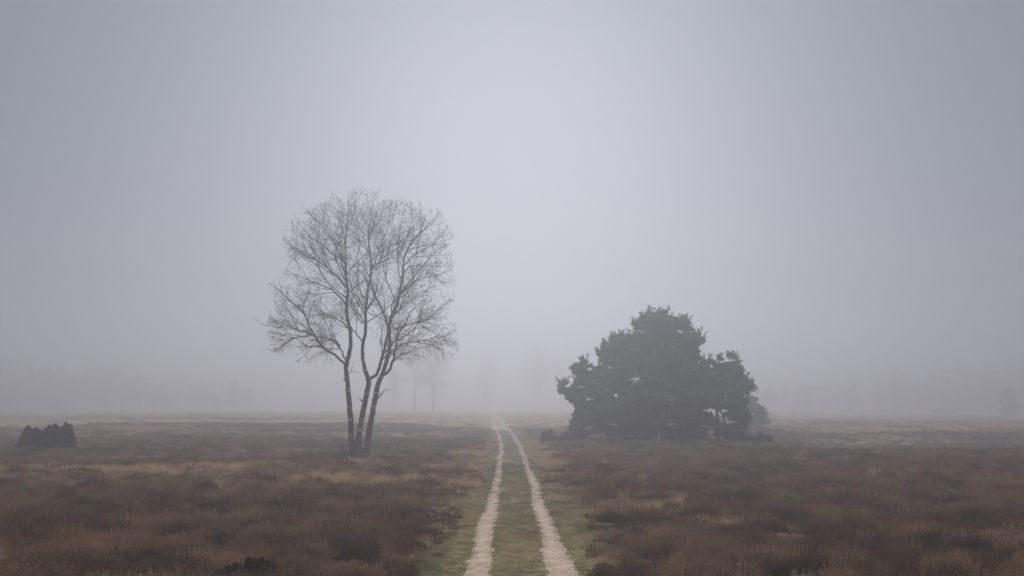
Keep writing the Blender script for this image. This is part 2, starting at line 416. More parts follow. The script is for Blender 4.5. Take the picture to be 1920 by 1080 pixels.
# a few lone tufts of dry grass among the heather
lx, ly = wedge_points(15, 60, .5); ok = np.abs(lx-pathc(ly)) > 2.0
tx = np.concatenate([tx, lx[ok]]); ty = np.concatenate([ty, ly[ok]]); ts = np.concatenate([ts, np.full(ok.sum(), .8)])
# low tufts round the foot of the birch
qx = rng.uniform(_b[0]-1.6, _b[0]+1.6, 260); qy = rng.uniform(59, 67, 260)
tx = np.concatenate([tx, qx]); ty = np.concatenate([ty, qy]); ts = np.concatenate([ts, np.full(260, .59)])
# dry tufts fringing the path
fy = np.sqrt(rng.random(2600)*(95**2-14**2)+14**2); fs = rng.choice([-1, 1], 2600); fx = pathc(fy)+fs*(1.75+np.abs(rng.normal(0, .38, 2600)))
fk = fbm(fx/1.2, fy/3, 2) > .42; fx, fy = fx[fk], fy[fk]
tx = np.concatenate([tx, fx]); ty = np.concatenate([ty, fy]); ts = np.concatenate([ts, np.full(len(fx), .55)])
tsc = ts*rng.uniform(.7, 1.25, len(tx)); tv = rng.uniform(.6, 1.15, len(tx))*np.where(ts < .6, .5, 1)*np.where(ts > 1.8, 1.2, 1)
pr_t = proto_collection('moor_grass', M_tan, [dict(n=90, rad=.20, hgt=.42, wid=.011, lean=1.0, segs=3, leafy=0, flat=.3) for _ in range(4)])
scatter('moor_grass', pr_t, np.stack([tx, ty, H(tx, ty)-.02], -1), np.stack([tsc, tsc, tv], -1), np.clip(rng.normal(.5, .25, len(tx)), 0, 1), 'pale dry moor grass in patches among the heather')

# short grass along the path
def path_grass():
    xs_, ys_, sc_ = [], [], []
    for y0, y1, n, sc in ((13, 34, 24000, .85), (34, 60, 13000, 1.25), (60, 140, 9000, 1.9)):
        yy = np.sqrt(rng.random(n)*(y1**2-y0**2)+y0**2) if y0 < 60 else rng.uniform(y0, y1, n)
        xx = pathc(yy)+rng.uniform(-2.3, 2.6, n)
        xs_.append(xx); ys_.append(yy); sc_.append(np.full(n, sc))
    xx, yy, sc = map(np.concatenate, (xs_, ys_, sc_))
    keep = np.ones(len(xx), bool)
    for sd_ in (-1, 1):
        l, r = RUT[sd_]; li = np.interp(yy, RY, l); ri = np.interp(yy, RY, r)
        cr = ((xx > li+.03) & (xx < ri-.03)); edge_in = np.minimum(xx-li, ri-xx)
        keep &= ~(cr & (rng.random(len(xx)) > .05+.45*(edge_in < .09)))
    xx, yy, sc = xx[keep], yy[keep], sc[keep]
    d = np.abs(xx-pathc(yy)); tall = .35+.35*sstep(1.2, 2.0, d)+.9*np.clip(fbm(xx/.35, yy/.6, 3)-.35, 0, 1)
    tone = np.clip(.25+.6*drymask(xx, yy)+1.1*(fbm(xx/.4+3, yy/.7, 3)-.5)+rng.normal(0, .15, len(xx)), 0, 1)
    pr = proto_collection('path_grass', M_blade, [dict(n=60, rad=.11, hgt=.085, wid=.008, lean=1.3, segs=2, leafy=0, flat=.2) for _ in range(4)])
    zz = np.interp(yy, _sy, PC); zz = np.where(d > 1.6, np.maximum(zz, H(xx, yy))+.02, zz)+.02
    scatter('path_grass', pr, np.stack([xx, yy, zz], -1), np.stack([sc, sc, np.minimum(sc, 1.4)*tall], -1), tone, 'short green grass blades growing along the wheel ruts')
path_grass()

# ------------------------------------------------------------------ branching
def tubes(P, R, sides=4):
    """P (n,k,3), R (n,k) -> verts, quads"""
    n, k, _ = P.shape
    T = np.gradient(P, axis=1); T /= np.linalg.norm(T, axis=2, keepdims=True)+1e-9
    ref = np.where(np.abs(T[:, :1, 2:3]) > .8, np.array([1., 0, 0]), np.array([0, 0, 1.]))
    A = np.cross(T, np.broadcast_to(ref, T.shape)); A /= np.linalg.norm(A, axis=2, keepdims=True)+1e-9
    B = np.cross(T, A)
    th = np.arange(sides)*2*np.pi/sides
    V = P[:, :, None] + R[:, :, None, None]*(np.cos(th)[:, None]*A[:, :, None]+np.sin(th)[:, None]*B[:, :, None])
    i = np.arange(n*k*sides).reshape(n, k, sides); j = np.roll(i, -1, 2)
    Fq = np.stack([i[:, :-1], j[:, :-1], j[:, 1:], i[:, 1:]], -1).reshape(-1, 4)
    return V.reshape(-1, 3), Fq
def merge(parts):
    V, Fq, o = [], [], 0
    for v, f in parts: V.append(v); Fq.append(f+o); o += len(v)
    return np.concatenate(V), [np.concatenate(Fq)]
def resample(pts, k):
    """smooth a hand-laid polyline"""
    pts = np.asarray(pts, float)
    t = np.concatenate([[0], np.cumsum(np.linalg.norm(np.diff(pts[:, :3], axis=0), axis=1))]); q = np.linspace(0, t[-1], k)
    # Catmull-Rom through the points
    out = np.empty((k, pts.shape[1])); E = np.concatenate([[2*pts[0]-pts[1]], pts, [2*pts[-1]-pts[-2]]])
    for m, qq in enumerate(q):
        i = min(int(np.searchsorted(t, qq, side='right'))-1, len(pts)-2); u = (qq-t[i])/(t[i+1]-t[i]+1e-9)
        p0, p1, p2, p3 = E[i:i+4]
        out[m] = .5*((2*p1)+(-p0+p2)*u+(2*p0-5*p1+4*p2-p3)*u*u+(-p0+3*p1-3*p2+p3)*u**3)
    return out
def paths(S, D, L, k, r, wob, up, droop=0.):
    """random-walk paths"""
    n = len(S); P = np.empty((n, k, 3)); P[:, 0] = S; d = D.copy(); st = (L/(k-1))[:, None]
    for i in range(1, k):
        d = d + r.normal(0, wob, (n, 3)); d[:, 2] += up - droop*i/k; d /= np.linalg.norm(d, axis=1)[:, None]
        P[:, i] = P[:, i-1]+d*st
    return P
def spawn(P, R, spacing_, r, ang, frac0=.15, outward=None, bias=0., upb=0.):
    """child starts, directions, parent radius, remaining length along a batch of paths"""
    seg = np.linalg.norm(np.diff(P, axis=1), axis=2); L = seg.sum(1)
    cnt = np.maximum(1, (L*(1-frac0)/spacing_).astype(int)); pid = np.repeat(np.arange(len(P)), cnt)
    t = frac0+(1-frac0)*r.random(len(pid)); k = P.shape[1]
    f = t*(k-1); i = np.minimum(f.astype(int), k-2); w = (f-i)[:, None]
    S = P[pid, i]*(1-w)+P[pid, i+1]*w; T = P[pid, i+1]-P[pid, i]; T /= np.linalg.norm(T, axis=1)[:, None]+1e-9
    rr = R[pid, i]*(1-w[:, 0])+R[pid, i+1]*w[:, 0]
    q = r.normal(0, 1, T.shape)
    if outward is not None:
        o = S-outward; o /= np.linalg.norm(o, axis=1)[:, None]+1e-9; q += bias*o
    q[:, 2] += upb
    q -= (q*T).sum(1)[:, None]*T; q /= np.linalg.norm(q, axis=1)[:, None]
    a = np.radians(r.uniform(ang[0], ang[1], len(pid)))[:, None]
    return S, T*np.cos(a)+q*np.sin(a), rr, L[pid]*(1-t)+.0, L[pid], t

# ------------------------------------------------------------------ the tall birch
def build_birch():
    Yd = 67.0
    Yd = 65.6; base = at(674, 861, Yd); gz_ = float(H(base[0], base[1]))
    root = empty('birch_tree', (base[0], Yd, gz_))
    r = np.random.default_rng(21)
    W = lambda px, py, dy: at(px, py, Yd)+np.array([0, dy, 0])
    mpp = Yd/F
    stems = {
     'A': ([(665, 863), (659, 820), (657.6, 781), (654, 745), (652.4, 717), (650, 690), (653, 676), (659, 652), (659.5, 626), (654.5, 600), (653, 573), (656, 548), (653, 521), (653.5, 508), (653, 470), (656, 438), (659, 400), (659, 372)], [6.8, 5.4, 5.0, 4.6, 4.3, 4.3, 4.2, 3.8, 3.4, 3.1, 2.7, 2.3, 1.9, 1.6, 1.3, 1.0, .7, .35], 0, -1.5),
     'B': ([(672, 863), (673, 820), (678, 787), (686, 745), (690.5, 722), (690, 710), (683.5, 693), (679, 670), (679, 644), (683, 626), (683.5, 600), (683.5, 578), (687.4, 542), (692.6, 511), (691, 475), (687, 444), (690, 412), (693, 386), (698, 362)], [7, 5.6, 5.0, 5.0, 4.8, 4.2, 3.6, 3.3, 3.2, 3.1, 2.9, 2.6, 2.3, 2.0, 1.7, 1.3, 1.0, .7, .3], -.1, 1.2),
     'C': ([(685, 863), (690, 820), (696.5, 781), (703, 745), (708, 719), (716, 701), (724, 675), (729, 654), (729, 626), (730, 599), (742, 573), (748, 542), (753.5, 516), (755, 485), (762.6, 464), (773, 449), (788, 425), (799, 392)], [6.6, 5.4, 5.0, 4.8, 4.8, 4.0, 3.7, 3.5, 3.3, 3.1, 2.9, 2.6, 2.2, 1.8, 1.5, 1.2, .8, .35], .15, .8)}
    stem_paths = {}
    for key, (pts, rad, dy0, dy1) in stems.items():
        k = len(pts); arr = []
        for i, (px, py) in enumerate(pts):
            t = i/(k-1); p = W(px, py, dy0+(dy1-dy0)*t**1.4); arr.append([*p, rad[i]*mpp])
        rs = resample(arr, 70); rs[:, 0] += r.normal(0, .012, 70); rs[:, 3] *= 1+r.normal(0, .03, 70)
        rs[:, 3] *= 1+.5*np.exp(-np.maximum(rs[:, 2]-gz_, 0)/.35); rs[0, 2] = gz_-.25; stem_paths[key] = rs
        v, f = tubes(rs[None, :, :3], rs[None, :, 3], 12)
        o = mesh_np('stem', v, [f], M_birch, root)
    def near_stem(p):
        best = None
        for kx, s_ in stem_paths.items():
            d = np.hypot(s_[:, 0]-p[0], s_[:, 2]-p[2]); i = int(d.argmin())
            if best is None or d[i] < best[0]: best = (d[i], s_[i, 1], s_[i, 3])
        return best
    limbs = [
     # (points, start radius px, depth drift)
     ([(650, 684), (643, 678), (625, 662), (607, 649), (594, 628), (584, 608), (574.6, 589), (560, 576), (545, 563), (533, 550), (516, 537)], 2.7, -1.5),
     ([(607, 649), (592, 652), (576, 650), (563, 640), (550, 632)], 1.3, 1.0), ([(594, 629), (575, 635), (555, 641), (545, 652), (534, 662), (513.7, 658)], 1.4, -2),
     ([(591, 628), (578, 624), (545, 620), (519, 618), (503, 605)], 1.3, -3), ([(650, 674), (636, 649), (628, 639), (610, 631), (598, 617), (590, 600)], 1.6, 1.6),
     ([(656, 618), (645, 606), (635, 599), (615, 590), (598, 588), (578, 590), (560, 586)], 1.5, 1.8), ([(651, 572), (633, 552), (620, 542), (589, 532), (563, 521), (545, 512)], 1.7, -1.0),
     ([(657, 545), (635, 519), (615, 506), (594, 488), (576, 475), (552, 469), (540, 454), (529, 438)], 1.8, .8), ([(654, 530), (648, 526), (636, 490), (612, 467), (591, 451), (576, 433), (565, 412)], 1.6, -1.6),
     ([(653, 508), (645, 480), (632, 452), (620, 425), (612, 400), (605, 380)], 1.2, 1.6), ([(653, 500), (640, 476), (628, 450), (600, 420), (585, 400)], 1.1, -2.2),
     ([(653, 470), (648, 440), (640, 410), (632, 385), (630, 368)], .9, -.8), ([(655, 440), (665, 415), (672, 390), (675, 366)], .8, .9),
     ([(677, 639), (668, 624), (661, 618), (655, 606), (640, 596), (625, 575)], 1.4, -1.5), ([(678, 606), (665, 589), (657, 573), (652, 556), (640, 540), (622, 520)], 1.3, 1.5),
     ([(683, 580), (679, 570), (661, 542), (648, 508), (640, 480), (636, 455)], 1.3, -2.2), ([(684, 584), (694, 560), (700, 540), (700, 515), (704, 490)], 1.2, 2.0),
     ([(692, 511), (703, 495), (724, 472), (734, 449), (752, 423), (758, 400)], 1.5, -1.2), ([(693, 505), (700, 485), (713, 449), (724, 415), (734, 392), (739, 366)], 1.4, 1.0),
     ([(690, 470), (680, 448), (672, 425), (664, 404), (655, 385)], 1.0, 1.2), ([(688, 445), (700, 420), (706, 395), (712, 368)], .9, -1.4), ([(691, 475), (675, 455), (668, 440), (650, 425), (640, 400)], 1.0, -2.2),
     ([(691, 711), (703, 706), (712, 683), (718.5, 659), (723, 633), (725, 610), (713, 573), (700, 555), (695, 532), (688, 512), (678, 490)], 3.6, .9),
     ([(749, 545), (773, 529), (793, 521), (825, 516), (851, 506)], 1.5, -1.2), ([(755, 508), (770, 495), (786, 493), (805, 492), (825, 493), (845, 488)], 1.2, 1.6),
     ([(756, 495), (778, 475), (800, 462), (825, 456), (851, 443)], 1.3, -.6), ([(763, 466), (791, 456), (810, 446), (830, 425)], 1.1, 1.6), ([(750, 520), (745, 500), (744, 475), (752, 454), (750, 443), (756, 420), (762, 395)], 1.3, -1.6),
     ([(770, 452), (773, 425), (768, 402), (764, 382)], .9, 1.2), ([(775, 447), (795, 430), (812, 415), (822, 400)], .9, -1.2), ([(742, 573), (760, 562), (778, 553), (796, 548), (812, 540)], 1.0, 2.0),
     ([(739, 617), (760, 609), (788, 604), (809, 594), (835, 573), (848, 563)], 1.6, -1.2), ([(730, 600), (722, 585), (712, 570), (706, 550)], 1.0, 1.5), ([(735, 590), (748, 588), (762, 584), (778, 575)], .9, -2),
     ([(716, 703), (722, 702), (731.5, 688), (737, 672), (742, 652), (743, 639), (755, 618), (761, 610), (770, 590), (785, 575)], 3.2, -1.1),
     ([(743, 648), (747, 646), (786, 640), (805, 642), (825, 643), (842, 640), (862, 649)], 1.4, -1.5), ([(745, 637), (752, 634), (768, 621), (778, 608), (788, 589), (800, 575)], 1.5, 1.2),
     ([(743, 642), (741, 625), (744, 605), (752, 590)], 1.1, 1.6), ([(805, 642), (818, 632), (835, 630), (850, 625)], .8, .8),
    ]
    stubs = [([(706, 750), (709, 747), (716, 737), (724, 732), (733, 729)], 2.0, -.3), ([(737, 676), (741, 675), (752, 672), (772, 672.6)], 1.1, -.5), ([(655, 702), (660, 695), (664, 684), (672, 675)], .8, -.5), ([(660, 698), (668, 697), (677, 702)], .5, -.8), ([(679, 752), (675, 748)], 1.4, -.2), ([(651, 715), (646, 711)], 1.3, -.2)]
    LP, LR = [], []
    K = 16
    for pts, rp, dd in limbs+stubs:
        d0 = None; arr = []
        b = near_stem(W(*pts[0], 0)); y0 = b[1]-Yd
        if pts[0] in ((607, 649), (594, 629), (591, 628), (805, 642)): y0 = y0-.6
        n = len(pts); tot = n-1
        for i, (px, py) in enumerate(pts):
            t = i/tot; arr.append([*W(px, py, y0+dd*t**1.2), max(.12, rp*(1-.86*t))*mpp])
        rs = resample(arr, K); rs[1:, :3] += r.normal(0, .035, (K-1, 3)); LP.append(rs[:, :3]); LR.append(rs[:, 3])
    nst = len(stubs)
    LP = np.array(LP); LR = np.array(LR)
    # envelope of the crown, laid in metres at the tree
    ez = [(352, 690, 700), (358, 640, 750), (370, 612, 790), (385, 590, 822), (400, 570, 830), (430, 532, 846), (450, 528, 855), (500, 538, 856), (540, 508, 856), (570, 514, 852), (600, 500, 852), (630, 500, 862), (655, 503, 868), (672, 520, 860), (690, 600, 780)]
    EZ = np.array([W(690, e[0], 0)[2] for e in ez])[::-1]; EL = np.array([W(e[1], e[0], 0)[0] for e in ez])[::-1]; ER = np.array([W(e[2], e[0], 0)[0] for e in ez])[::-1]
    def inside(P, grow=1.0):
        l = np.interp(P[..., 2], EZ, EL); rr = np.interp(P[..., 2], EZ, ER); c = (l+rr)/2; h = (rr-l)/2*grow
        return (((P[..., 0]-c)/h)**2+((P[..., 1]-Yd)/(h*.85))**2 < 1) & (P[..., 2] < EZ[-1]+.1) & (P[..., 2] > EZ[0])
    # limbs growing towards and away from the camera
    SP, SR = np.array([s_[34:64, :3] for s_ in stem_paths.values()]), np.array([s_[34:64, 3] for s_ in stem_paths.values()])
    S, D, rr, rem, LL, t = spawn(SP, SR, .8, r, (32, 58), 0.0)
    L = r.uniform(2.5, 5.0, len(S)); P1 = paths(S, D, L, K, r, .09, .035)
    for _ in range(6):
        bad = ~inside(P1[:, -1], .95); L[bad] *= .78; P1[bad] = S[bad, None]+(P1[bad]-S[bad, None])*.78
    keep = L > .8; P1 = P1[keep]; R1 = np.minimum(rr[keep]*.5, .045)[:, None]*np.linspace(1, .18, K)[None]
    A1 = np.concatenate([LP[:-nst], P1]); B1 = np.concatenate([LR[:-nst], R1])
    axis = np.array([W(690, 640, 0)[0], Yd, W(690, 640, 0)[2]])
    def even(P, R, cell, cap):
        """keep branches spread evenly over the crown"""
        M = P[:, P.shape[1]*2//3]; key = {}
        keep_ = np.zeros(len(P), bool)
        for i in r.permutation(len(P)):
            q = (int(np.floor(M[i, 0]/cell)), int(np.floor(M[i, 1]/(cell*3.5))), int(np.floor(M[i, 2]/cell)))
            key[q] = key.get(q, 0)+1
            if key[q] <= cap: keep_[i] = True
        return P[keep_], R[keep_]
    def level(Pp, Rp, sp, ang, lo, hi, k, wob, up, droop, rmax, rf, f0, bias, shrink=.85, upb=0.):
        S, D, rr, rem, LL, t = spawn(Pp, Rp, sp, r, ang, f0, axis, bias, upb)
        L = np.clip(rem*r.uniform(.5, .9, len(S))+lo*.5, lo, hi)*r.uniform(.7, 1.15, len(S))
        P = paths(S, D, L, k, r, wob, up, droop)
        for _ in range(5):
            bad = ~inside(P[:, -1]); L[bad] *= .75; P[bad] = S[bad, None]+(P[bad]-S[bad, None])*.75
        ok = (L > lo*.35) & inside(P[:, -1], 1.07)
        R = (np.minimum(rr*rf, rmax)[:, None]*np.linspace(1, .25, k)[None])
        return P[ok], R[ok]
    A2, B2 = level(A1, B1, .13, (25, 55), .9, 3.2, 9, .11,   .06, .03, .034, .65, .18, .8, upb=.35)
    A2b, B2b = level(SP, SR, .7, (35, 70), .7, 2.2, 9, .12, .05, .02, .022, .5, .1, .4)
    A2 = np.concatenate([A2, A2b]); B2 = np.concatenate([B2, B2b])
    A2, B2 = even(A2, B2, 1.0, 2)
    A3, B3 = level(A2, B2, .13, (25, 60), .45, 1.5, 7, .13, .02, .06, .012, .65, .15, .6)
    A3, B3 = even(A3, B3, .55, 3)
    A4, B4 = level(A3, B3, .15, (25, 65), .3, .9, 5, .16, -.02, .16, .0062, .7, .1, .5)
    print('birch n', len(A1), len(A2), len(A3), len(A4), file=__import__('sys').stderr)
    v, f = merge([tubes(A1, B1, 6), tubes(LP[-nst:], LR[-nst:], 6), tubes(A2, B2, 5)])
    mesh_np('branches', v, f, M_limb, root)
    v, f = merge([tubes(A3, np.maximum(B3, .0065), 3), tubes(A4, np.maximum(B4, .0055), 3)])
    mesh_np('twigs', v, f, M_twig, root)
    tag(root, 'tall bare birch with three dark pale-flecked stems from one base, left of the path', 'tree')
build_birch()

# ------------------------------------------------------------------ needles
def tufts(Cn, out, n, r, size=.13, spread=1.0, blades_=3):
    """needle tufts at centres Cn pointing roughly along out: thin triangles"""
    m = len(Cn); d = out[:, None]+r.normal(0, .75*spread, (m, blades_, 3)); d /= np.linalg.norm(d, axis=2, keepdims=True)
    p = np.cross(d, r.normal(0, 1, d.shape)); p /= np.linalg.norm(p, axis=2, keepdims=True)
    L = size*r.uniform(.6, 1.3, (m, blades_, 1)); c = np.repeat(Cn[:, None], blades_, 1)
    V = np.stack([c-p*L*.16, c+p*L*.16, c+d*L], 2).reshape(-1, 3)
    return V, np.arange(len(V)).reshape(-1, 3)
def pads(Pc, rad, flat, per, r, size=.15, upz=.5):
    """foliage pads: flattened lumpy balls filled with needle tufts, denser on top"""
    m = len(Pc); q = r.normal(0, 1, (m, per, 3)); q /= np.linalg.norm(q, axis=2, keepdims=True)
    q *= (r.random((m, per, 1))**.45)*np.where(r.random((m, per, 1)) < .12, 1.3, 1); low = q[..., 2] < 0; q[..., 2][low] *= .45
    ax = r.uniform(.75, 1.3, (m, 1, 1)); s = np.concatenate([ax, 1/ax, np.ones_like(ax)*flat], 2)*rad[:, None, None]
    Cn = Pc[:, None]+q*s; out = q*[1, 1, .6]+[0, 0, upz]
    Cn = Cn.reshape(-1, 3); out = out.reshape(-1, 3)
    return tufts(Cn, out, 3, r, size)
def pip(px, py, poly):
    ins = np.zeros(len(px), bool); n = len(poly)
    for i in range(n):
        x1, y1 = poly[i]; x2, y2 = poly[(i+1) % n]
        c = ((y1 > py) != (y2 > py)) & (px < (x2-x1)*(py-y1)/(y2-y1+1e-12)+x1); ins ^= c
    return ins
def dist_poly(px, py, poly):
    d = np.full(len(px), 1e9); n = len(poly)
    for i in range(n):
        a = np.array(poly[i], float); b = np.array(poly[(i+1) % n], float); ab = b-a
        t = np.clip(((px-a[0])*ab[0]+(py-a[1])*ab[1])/(ab@ab+1e-9), 0, 1)
        d = np.minimum(d, np.hypot(px-a[0]-t*ab[0], py-a[1]-t*ab[1]))
    return d
PINE = [(235, 965), (250, 870), (235, 825), (290, 835), (268, 755), (300, 740), (250, 690), (185, 645), (168, 605), (185, 570), (262, 590), (300, 548), (266, 490), (264, 450), (315, 408), (345, 440), (372, 468), (462, 460), (437, 395), (438, 342), (500, 320), (530, 240), (600, 238), (660, 232), (695, 240), (670, 185), (715, 130), (760, 95), (830, 85), (905, 92), (960, 120), (1050, 130), (1050, 180), (1100, 205), (1130, 260), (1150, 310), (1098, 345), (1120, 390), (1180, 432), (1250, 418), (1310, 390), (1362, 380), (1400, 440), (1415, 520), (1480, 552), (1475, 600), (1425, 650), (1438, 700), (1420, 740), (1462, 800), (1440, 870), (1440, 965)]
def crop3(p): return (1000+p[0]/3.6, 560+p[1]/3.6)
def build_pine():
    Yd = 96.0; r = np.random.default_rng(5)
    b = at(1232, 832, Yd); gz_ = float(H(b[0], b[1])); root = empty('pine_tree', (b[0], Yd, gz_))
    poly = [crop3(p) for p in PINE]; mpp = Yd/F
    px = r.uniform(1045, 1415, 9000); py = r.uniform(583, 830, 9000)
    ok = pip(px, py, poly); px, py = px[ok], py[ok]; D = dist_poly(px, py, poly)*mpp
    holes = [(568, 665, 38), (590, 700, 30), (790, 585, 26), (545, 840, 30), (600, 845, 24), (1195, 770, 40), (1275, 790, 42), (1300, 840, 30), (1190, 905, 40), (975, 235, 28), (985, 300, 18), (930, 668, 26), (975, 690, 26), (240, 632, 14), (300, 740, 20), (1090, 375, 16), (820, 352, 20), (740, 720, 14), (690, 560, 30)]
    hole = np.zeros(len(px))
    for hx_, hy_, hr in holes:
        q = crop3((hx_, hy_)); hole = np.maximum(hole, np.exp(-(((px-q[0])**2+(py-q[1])**2)/(hr/3.6*1.5)**2)))
    gapf = fbm(px/17+3, py/8+1, 2)
    hole = np.maximum(hole, np.where((gapf < .33) | ((D < 1.3) & (gapf < .45)), 1., 0))
    Rd = []
    acc = np.zeros((0, 3))
    order = r.permutation(len(px))
    for i in order:
        d = D[i]
        if d < .45: continue
        th = min(5.8, 1.5*d**.8+.3)
        dy = (r.random()*2-1); dy = np.sign(dy)*abs(dy)**.55*th
        if hole[i] > .45: continue
        p = at(px[i], py[i], Yd+dy); p[2] = p[2]
        rad = min(max(.42, d*.8), r.uniform(.75, 1.35))
        if len(acc) and (np.linalg.norm((acc-p)*[1, .8, 1.5], axis=1) < rad*.95).any(): continue
        acc = np.concatenate([acc, p[None]]); Rd.append(rad)
        if len(acc) > 900: break
    ee = [i for i in order[:4000] if .3 < D[i] < 1.0 and hole[i] < .45]; ap = np.array([at(px[i], py[i], Yd+r.normal(0, 1.0)) for i in ee[:420]]); ar = np.array([r.uniform(.32, .6) for i in ee[:420]])
    acc = np.concatenate([acc, ap]); Rd += list(ar)
    Rd = np.array(Rd)
    # rim pads keep the outline of the crown
    n = len(poly); rim, rr = [], []
    cen = np.array([1232, 740])
    for i in range(n-1):
        a, c = np.array(poly[i]), np.array(poly[i+1]); L = np.linalg.norm(c-a); k = max(1, int(L*mpp/.5))
        for j in range(k):
            q = a+(c-a)*(j+.5)/k
            if q[1] > 825: continue
            nd = cen-q; nd = nd/np.linalg.norm(nd); s_ = r.uniform(.22, .50); q = q+nd*s_/mpp*r.uniform(.2, 1.7)
            rim.append(at(q[0], q[1], Yd+r.normal(0, .9))); rr.append(s_)
    rim = np.array(rim); rr = np.array(rr)
    V1, F1 = pads(acc, Rd, .40, 260, r, .22, .8); V2, F2 = pads(rim, rr*.85, .45, 80, r, .26, 1.0)
    # lone shoots sticking out of the outline
    sh = rim[r.integers(0, len(rim), 420)]+r.normal(0, .12, (420, 3)); shp = paths(sh, np.tile([0, 0, 1.], (420, 1))+r.normal(0, .5, (420, 3)), r.uniform(.25, .85, 420), 6, r, .1, .05)
    V3, F3 = tufts(np.repeat(shp.reshape(-1, 3), 5, 0)+r.normal(0, .05, (420*6*5, 3)), np.tile([0, 0, 1.], (420*6*5, 1)), 3, r, .17)
    V, Fm = merge([(V1, F1), (V2, F2), (V3, F3)])
    mesh_np('crown', V, Fm, M_needle, root, smooth=False)
    print('pine pads', len(acc), len(rim), len(V)//3)
    # trunks and limbs
    def tr(pts, r0, r1, dy):
        arr = [[*at(*crop3(p), Yd+dy*(i/(len(pts)-1))), r0+(r1-r0)*i/(len(pts)-1)] for i, p in enumerate(pts)]
        rs = resample(arr, 18); return rs
    main = [tr([(840, 990), (850, 860), (830, 700), (850, 520), (860, 330), (850, 180)], .38, .07, .5), tr([(800, 990), (740, 850), (640, 720), (560, 600), (540, 450), (560, 320)], .28, .05, -1.2), tr([(860, 990), (960, 860), (1040, 700), (1060, 520), (1020, 300)], .27, .05, 1.0)]
    main += [tr([(1245, 985), (1250, 860), (1238, 760), (1240, 640), (1290, 520), (1340, 430)], .22, .04, 0), tr([(1310, 985), (1295, 850), (1275, 780), (1240, 720)], .13, .05, .4)]
    sec = [tr([(780, 930), (640, 790), (540, 700), (400, 640), (260, 620)], .16, .03, -1), tr([(830, 760), (700, 660), (600, 640), (480, 590)], .13, .03, -2.5), tr([(840, 720), (930, 668), (1010, 710), (1100, 690)], .13, .05, -4), tr([(1245, 830), (1195, 775), (1140, 765), (1060, 780)], .10, .03, -2),
           tr([(1245, 760), (1330, 690), (1420, 600)], .10, .03, .5), tr([(850, 560), (760, 430), (620, 330)], .12, .03, 1), tr([(850, 500), (960, 380), (1080, 290)], .12, .03, -1), tr([(700, 880), (560, 840), (420, 850), (300, 870)], .12, .03, -1)]
    for m_ in main[:1]:
        pass
    mp = np.array(main); sp_ = np.array(sec)
    mp[:, 0, 2] = gz_-.3
    v, f = tubes(mp[:, :, :3], mp[:, :, 3], 8)
    mesh_np('trunk', v, [f], M_pinebark, root)
    S, Dd, rr_, rem, LL, t = spawn(np.concatenate([mp, sp_])[:, :, :3], np.concatenate([mp, sp_])[:, :, 3], .5, r, (45, 80), .2)
    Pb = paths(S, Dd, r.uniform(1.0, 3.2, len(S)), 8, r, .12, .02); cb = np.array([0, 0, CAM_H]);
    sx = []; e = Pb[:, -1]; Yc = e[:, 1]; zc = e[:, 2]-CAM_H; c_, s_ = math.cos(PITCH), math.sin(PITCH)
    dep = Yc*c_+zc*s_; ex = 960+F*e[:, 0]/dep; ey = 540-F*(zc*c_-Yc*s_)/dep
    ok = pip(ex, ey, poly) & (e[:, 2] > gz_+.5)
    Pb = Pb[ok]; Rb = np.minimum(.05, rr_[ok]*.5)[:, None]*np.linspace(1, .25, 8)[None]
    v, f = merge([tubes(sp_[:, :, :3], sp_[:, :, 3], 6), tubes(Pb, Rb, 4)])
    mesh_np('branches', v, f, M_pinebark, root)
    dead = np.array([tr([(662, 598), (676, 566), (697, 532), (722, 542), (742, 575)], .05, .035, 0), tr([(698, 530), (690, 522), (702, 520), (712, 527), (725, 545)], .05, .03, 0)])
    dead[:, :, 1] -= 6.6
    for dd in dead:   # keep the projected place of the snag when it comes forward to the crown's near side
        k = dd[:, 1]/(dd[:, 1]+6.6); dd[:, 0] *= k; dd[:, 2] = CAM_H+(dd[:, 2]-CAM_H)*k
    v, f = tubes(dead[:, :, :3], dead[:, :, 3], 6)
    o = mesh_np('dead_branch', v, [f], M_dead, root); o['label'] = 'pale broken dead branch'
    tag(root, 'broad dark green pine with low spreading boughs standing right of the path', 'tree')
build_pine()

